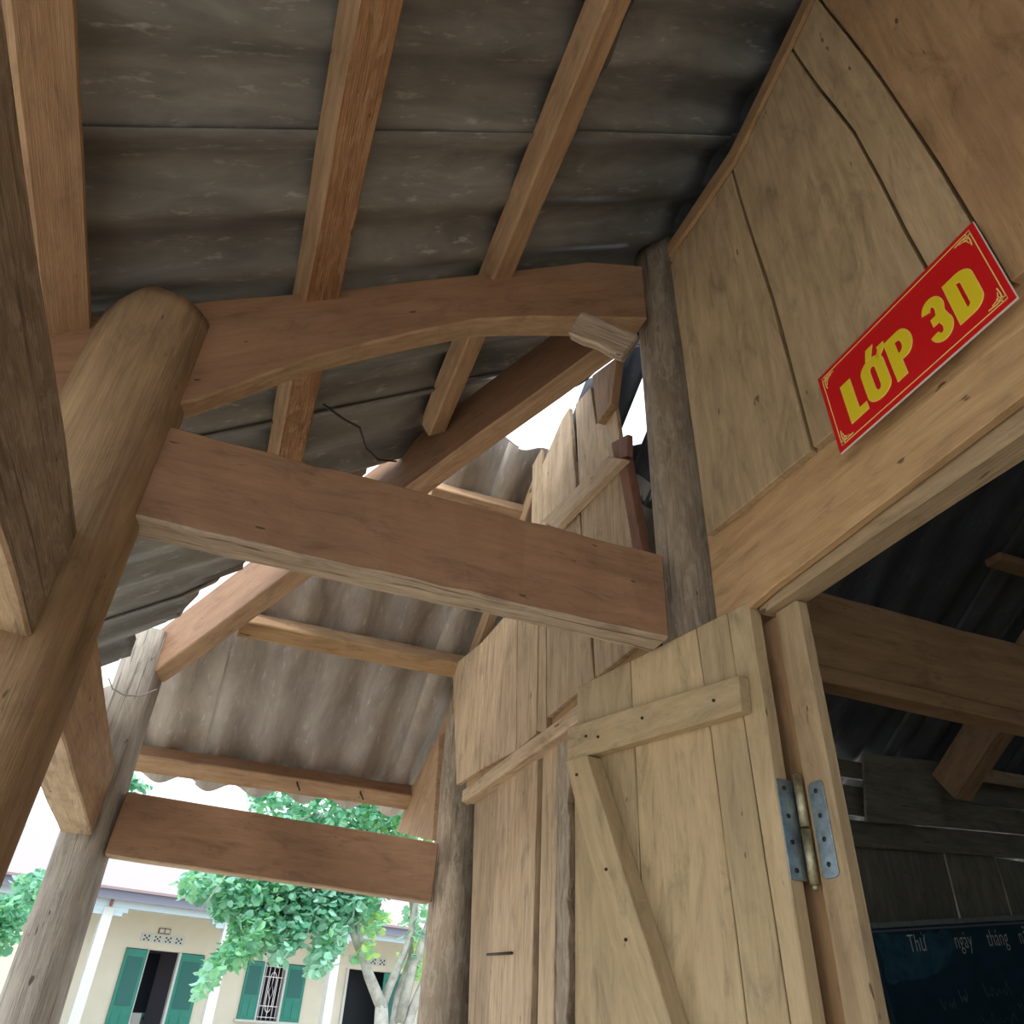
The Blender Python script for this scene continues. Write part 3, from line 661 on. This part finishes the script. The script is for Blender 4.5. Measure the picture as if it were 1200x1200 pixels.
for u in (-2.85, .30, 3.33, 6.52, 9.6, 12.7):
    fbox('column', u - .12, u + .12, -.5, 2.35, -.12, .12, CCOL)
    fbox('column_corbel', u - .45, u + .45, 2.26, 2.36, -.10, .10, CBLUE); fbox('column_corbel', u - .34, u + .34, 2.18, 2.262, -.09, .09, CBLUE)
    fbox('downpipe', u - .03, u + .03, 2.36, 2.62, -.20, -.14, REDW)
fbox('eave_beam', U0, U1, 2.36, 2.50, -.12, .12, CBLUE)
fbox('fascia', U0, U1, 2.50, 2.72, -.32, -.26, FASC)
rv = [FP(U0 - .2, 2.70, -.42), FP(U1 + .2, 2.70, -.42), FP(U1 + .2, 4.5, 4.2), FP(U0 - .2, 4.5, 4.2), FP(U1 + .2, 2.75, 8.8), FP(U0 - .2, 2.75, 8.8)]
link('roof', rv, [(0, 1, 2, 3), (3, 2, 4, 5)], ROOFP, sb, tuple(fd), solid=.06)
def vent(u0, u1, z0, z1):
    p = fbox('vent_panel', u0, u1, z0 - .01, z1 + .02, WO - .03, WO + .01, CCOL)
    n = 4; w = (u1 - u0) / n; h = z1 - z0
    for i in range(n):
        cu = u0 + w * (i + .5)
        for a, b in ((-.2, .28), (.2, .28), (0, 0), (-.2, -.28), (.2, -.28)):
            fbox('vent_hole', cu + (a - .07) * w, cu + (a + .07) * w, z0 + h / 2 + (b - .13) * h, z0 + h / 2 + (b + .13) * h, WO - .034, WO - .028, VENTB, p)
vent(1.70, 2.84, 1.86, 2.02); vent(4.66, 5.98, 1.82, 1.98); vent(7.90, 9.20, 1.88, 2.06)
nb = fbox('number_plate', 2.10, 2.42, 2.07, 2.20, WO - .03, WO, REDW); fbox('plate_face', 2.13, 2.25, 2.09, 2.18, WO - .034, WO - .028, CCOL, nb); fbox('plate_face', 2.28, 2.40, 2.09, 2.18, WO - .034, WO - .028, CCOL, nb)
def leaf(name, u0, u1, z0, z1, o0=None):
    o = WO - .06 if o0 is None else o0
    p = fbox(name, u0, u1, z0, z1, o, o + .05, GREEN)
    w = u1 - u0; hh = z1 - z0
    for a, b, c, d in ((.14, .86, .42, .92), (.14, .47, .06, .36), (.53, .86, .06, .36)):
        fbox('panel', u0 + w * a, u0 + w * b, z0 + hh * c, z0 + hh * d, o - .012, o + .002, GREEND if c > .4 else GREEN, p)
    return p
leaf('door_leaf', 1.42, 1.97, -.5, 1.66); leaf('door_leaf', 2.86, 3.50, -.5, 1.66)
fbox('door_frame', 2.80, 2.86, -.5, 1.68, WO - .06, WO + .1, CCOL); fbox('door_frame', 1.97, 2.0, -.5, 1.68, WO - .04, WO + .1, CCOL)
fbox('room_blackboard', 2.02, 2.95, .15, 1.75, 4.0, 4.05, NAVY); fbox('room_partition', .5, 4.3, -.5, 2.75, 4.06, 4.12, INTG)
dk = fbox('teacher_desk', 2.02, 2.55, .20, .30, 2.6, 3.0, GREEND); fbox('desk_front', 2.05, 2.52, -.5, .20, 2.62, 2.66, GREEND, dk)
ch = fbox('chair_back', 2.08, 2.42, .0, .28, 2.40, 2.44, CCOL); fbox('chair_leg', 2.08, 2.12, -.5, .0, 2.40, 2.44, CCOL, ch); fbox('chair_leg', 2.38, 2.42, -.5, .0, 2.40, 2.44, CCOL, ch)
leaf('shutter', 4.76, 5.25, .28, 1.66); leaf('shutter', 5.98, 6.57, .28, 1.66)
fbox('window_frame', 5.24, 5.30, .28, 1.68, WO - .05, WO + .1, CCOL); fbox('window_frame', 5.92, 5.98, .28, 1.68, WO - .05, WO + .1, CCOL)
fbox('window_sill', 4.70, 6.62, .22, .28, WO - .08, WO + .1, CCOL)
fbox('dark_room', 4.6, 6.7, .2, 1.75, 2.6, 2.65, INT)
gp = [FP(5.30, .3, WO), FP(5.92, 1.66, WO)]
def bar(pts, r=.013): tube('grille_bar', [FP(a, b, WO + .02) for a, b in pts], r, GRILLE, sb, 4)
for u in (5.36, 5.47, 5.75, 5.86): bar([(u, .30), (u, 1.66)])
for z in (.36, .62, 1.32, 1.58): bar([(5.31, z), (5.91, z)])
bar(arc(5.61, 1.22, .10, .22, 0, 180, 8) + arc(5.61, .70, .10, .22, 180, 360, 8) + [(5.71, 1.22)])
bar([(5.61, .78), (5.68, .96), (5.61, 1.14), (5.54, .96), (5.61, .78)]); bar([(5.61, .30), (5.61, .78)]); bar([(5.61, 1.14), (5.61, 1.66)])
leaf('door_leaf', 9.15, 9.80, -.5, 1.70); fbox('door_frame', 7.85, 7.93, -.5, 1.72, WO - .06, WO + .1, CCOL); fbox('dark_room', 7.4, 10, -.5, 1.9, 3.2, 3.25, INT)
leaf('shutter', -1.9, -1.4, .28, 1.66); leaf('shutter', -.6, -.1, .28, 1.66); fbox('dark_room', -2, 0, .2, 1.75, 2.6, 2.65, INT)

# ---------------------------------------------------------------- trees and shrubs
def leaves(name, blobs, mats, parent, size=.09, seed=1):
    rnd = random.Random(seed); v = []; f = []; mi = []
    for (c, r, n, ml) in blobs:
        for _ in range(int(n * .8)):
            while True:
                q = Vector((rnd.uniform(-1, 1), rnd.uniform(-1, 1), rnd.uniform(-1, 1)))
                if q.length < 1 and q.length > rnd.uniform(0, .7): break
            p = c + Vector((q.x * r[0], q.y * r[1], q.z * r[2]))
            d = Vector((rnd.gauss(0, 1), rnd.gauss(0, 1), rnd.gauss(-.5, .6))).normalized(); s = d.cross(Vector((rnd.gauss(0, .5), rnd.gauss(0, .5), 1))).normalized()
            L = size * rnd.uniform(.6, 1.25); w = L * .36; nz = d.cross(s) * L * .12
            k = len(v); v += [p, p + d * L * .25 + s * w + nz, p + d * L * .75 + s * w * .9 + nz, p + d * L, p + d * L * .75 - s * w * .9 + nz, p + d * L * .25 - s * w + nz]
            f += [(k, k + 1, k + 2, k + 3), (k, k + 3, k + 4, k + 5)]; m = rnd.choice(ml); mi += [m, m]
    o = link(name, v, f, mats, parent, (1, 0, 0), fmats=mi); o['kind'] = 'stuff'; return o
tr = empty('tree', V(1.9, 12, -1.36), 'grey branched tree with drooping green leaves standing in the yard', 'tree')
TY = 12
def branch(pts, r0, r1, name='branch'):
    P = [V(a, TY + b, c) for a, c, b in pts]; n = len(P); tube(name, P, [r0 + (r1 - r0) * i / (n - 1) for i in range(n)], BARK, tr, 8)
branch([(1.95, -1.36, 0), (1.90, -.6, 0), (1.88, .1, 0), (1.84, .38, 0)], .13, .085, 'trunk')
branch([(2.05, -1.36, .2), (2.12, -.4, .15), (2.30, .35, .1), (2.5, .95, 0)], .10, .05, 'trunk')
branch([(1.86, .34, 0), (1.62, .70, 0), (1.44, 1.05, 0), (1.34, 1.30, 0), (1.30, 1.75, -.1), (1.2, 2.5, -.2)], .085, .03)
branch([(1.44, 1.0, 0), (1.24, 1.30, -.1), (1.22, 1.6, -.2), (1.0, 2.2, -.3), (.5, 2.6, -.4)], .06, .02)
branch([(1.84, .36, 0), (2.0, .75, .1), (2.18, 1.25, .1), (2.22, 1.8, .2), (2.3, 2.8, .3)], .07, .03)
branch([(2.14, .2, .1), (2.22, .8, 0), (2.42, 1.5, 0), (2.60, 2.2, .1), (2.6, 3, .1)], .07, .03)
branch([(2.05, .0, .1), (2.10, .5, .2), (2.25, 1.0, .3), (2.2, 1.6, .3), (1.9, 2.6, .3)], .06, .025)
branch([(.5, 2.6, -.4), (0, 2.3, -.5), (-.5, 1.75, -.6), (-.75, 1.2, -.6)], .02, .008)
cr = lambda x, z, rx, rz, n, ml, dy=0., ry=.6: (V(x, TY + dy, z), (rx, ry, rz), n, ml)
leaves('foliage', [
    cr(-.70, 1.62, .42, .22, 420, [0, 1, 2]), cr(-.25, 1.50, .45, .35, 700, [0, 1, 2]), cr(.20, 1.55, .5, .40, 900, [0, 1, 2]), cr(.70, 1.55, .5, .40, 900, [1, 1, 2]),
    cr(1.15, 1.60, .40, .38, 700, [1, 1, 2]), cr(1.45, 1.65, .25, .28, 260, [0, 1, 2]), cr(.00, 1.10, .32, .28, 420, [0, 0, 1]), cr(-.20, .85, .22, .18, 200, [0, 0, 2]), cr(-.40, .62, .13, .18, 110, [0, 1]), cr(-.52, .42, .06, .12, 40, [0, 1]),
    cr(.42, 1.15, .25, .28, 320, [1, 2]), cr(.38, .90, .12, .14, 90, [1, 1]), cr(1.0, 1.15, .22, .30, 300, [1, 1, 0]), cr(.93, .85, .17, .20, 170, [1, 1, 1]), cr(1.52, 1.0, .10, .15, 50, [3, 0]),
    cr(1.6, 1.35, .15, .15, 80, [3, 0]), cr(2.45, 1.0, .28, .30, 200, [3, 3, 0], .3), cr(2.35, 1.5, .25, .35, 120, [0, 1], .3), cr(1.0, 2.9, 1.5, .55, 2600, [0, 1, 2], .2, 1.0), cr(1.9, 3.0, 1.0, .5, 1000, [0, 2, 3], .3, 1.0), cr(.6, 2.2, 1.1, .45, 1300, [0, 1, 2], -.1, .8)],
    [LEAFA, LEAFB, LEAFC, LEAFY], tr, .125, 3)
def shrub(label, x, y, z, rx, rz, n, seed, mats):
    s = empty('shrub', V(x, y, -1.36), label, 'shrub', 'bushes at the left edge')
    tube('stem', [V(x, y, -1.36), V(x + .05, y, z)], [.05, .02], BARK, s)
    leaves('foliage', [(V(x, y, z), (rx, .6, rz), n, [0, 1, 2]), (V(x + rx * .2, y, z - rz * .9), (rx * .8, .5, rz * .8), n // 2, [0, 1, 2])], mats, s, .11, seed)
shrub('small dark green shrub at the left edge, right one behind the column', -2.70, 12.2, 1.42, .34, .17, 330, 11, [LEAFA, LEAFB, LEAFC])
shrub('green bush at the left edge, lower one above the cream wall', -3.0, 11.2, .98, .42, .22, 700, 12, [LEAFA, LEAFC, LEAFC])
tt = empty('palm_tree', V(-3.05, 20, -1.36), 'feathery grey green treetop against the sky at the left edge', 'tree')
tube('trunk', [V(-3.0, 20, -1.36), V(-3.05, 20, 4.3)], [.12, .05], BARK, tt)
leaves('foliage', [(V(-2.75, 20, 4.15), (.45, .4, .10), 130, [0, 1]), (V(-2.65, 20, 4.55), (.35, .4, .08), 110, [0, 1]), (V(-3.2, 20, 4.4), (.6, .5, .35), 300, [0, 1])], [LEAFC, LEAFB], tt, .16, 15)
box('yard_wall', (-9, 17.9, -1.36), (-3.1, 18.1, 1.30), FEN); tag(bpy.data.objects['yard_wall'], 'low cream yard wall at the lower left edge, below the bushes', 'wall')
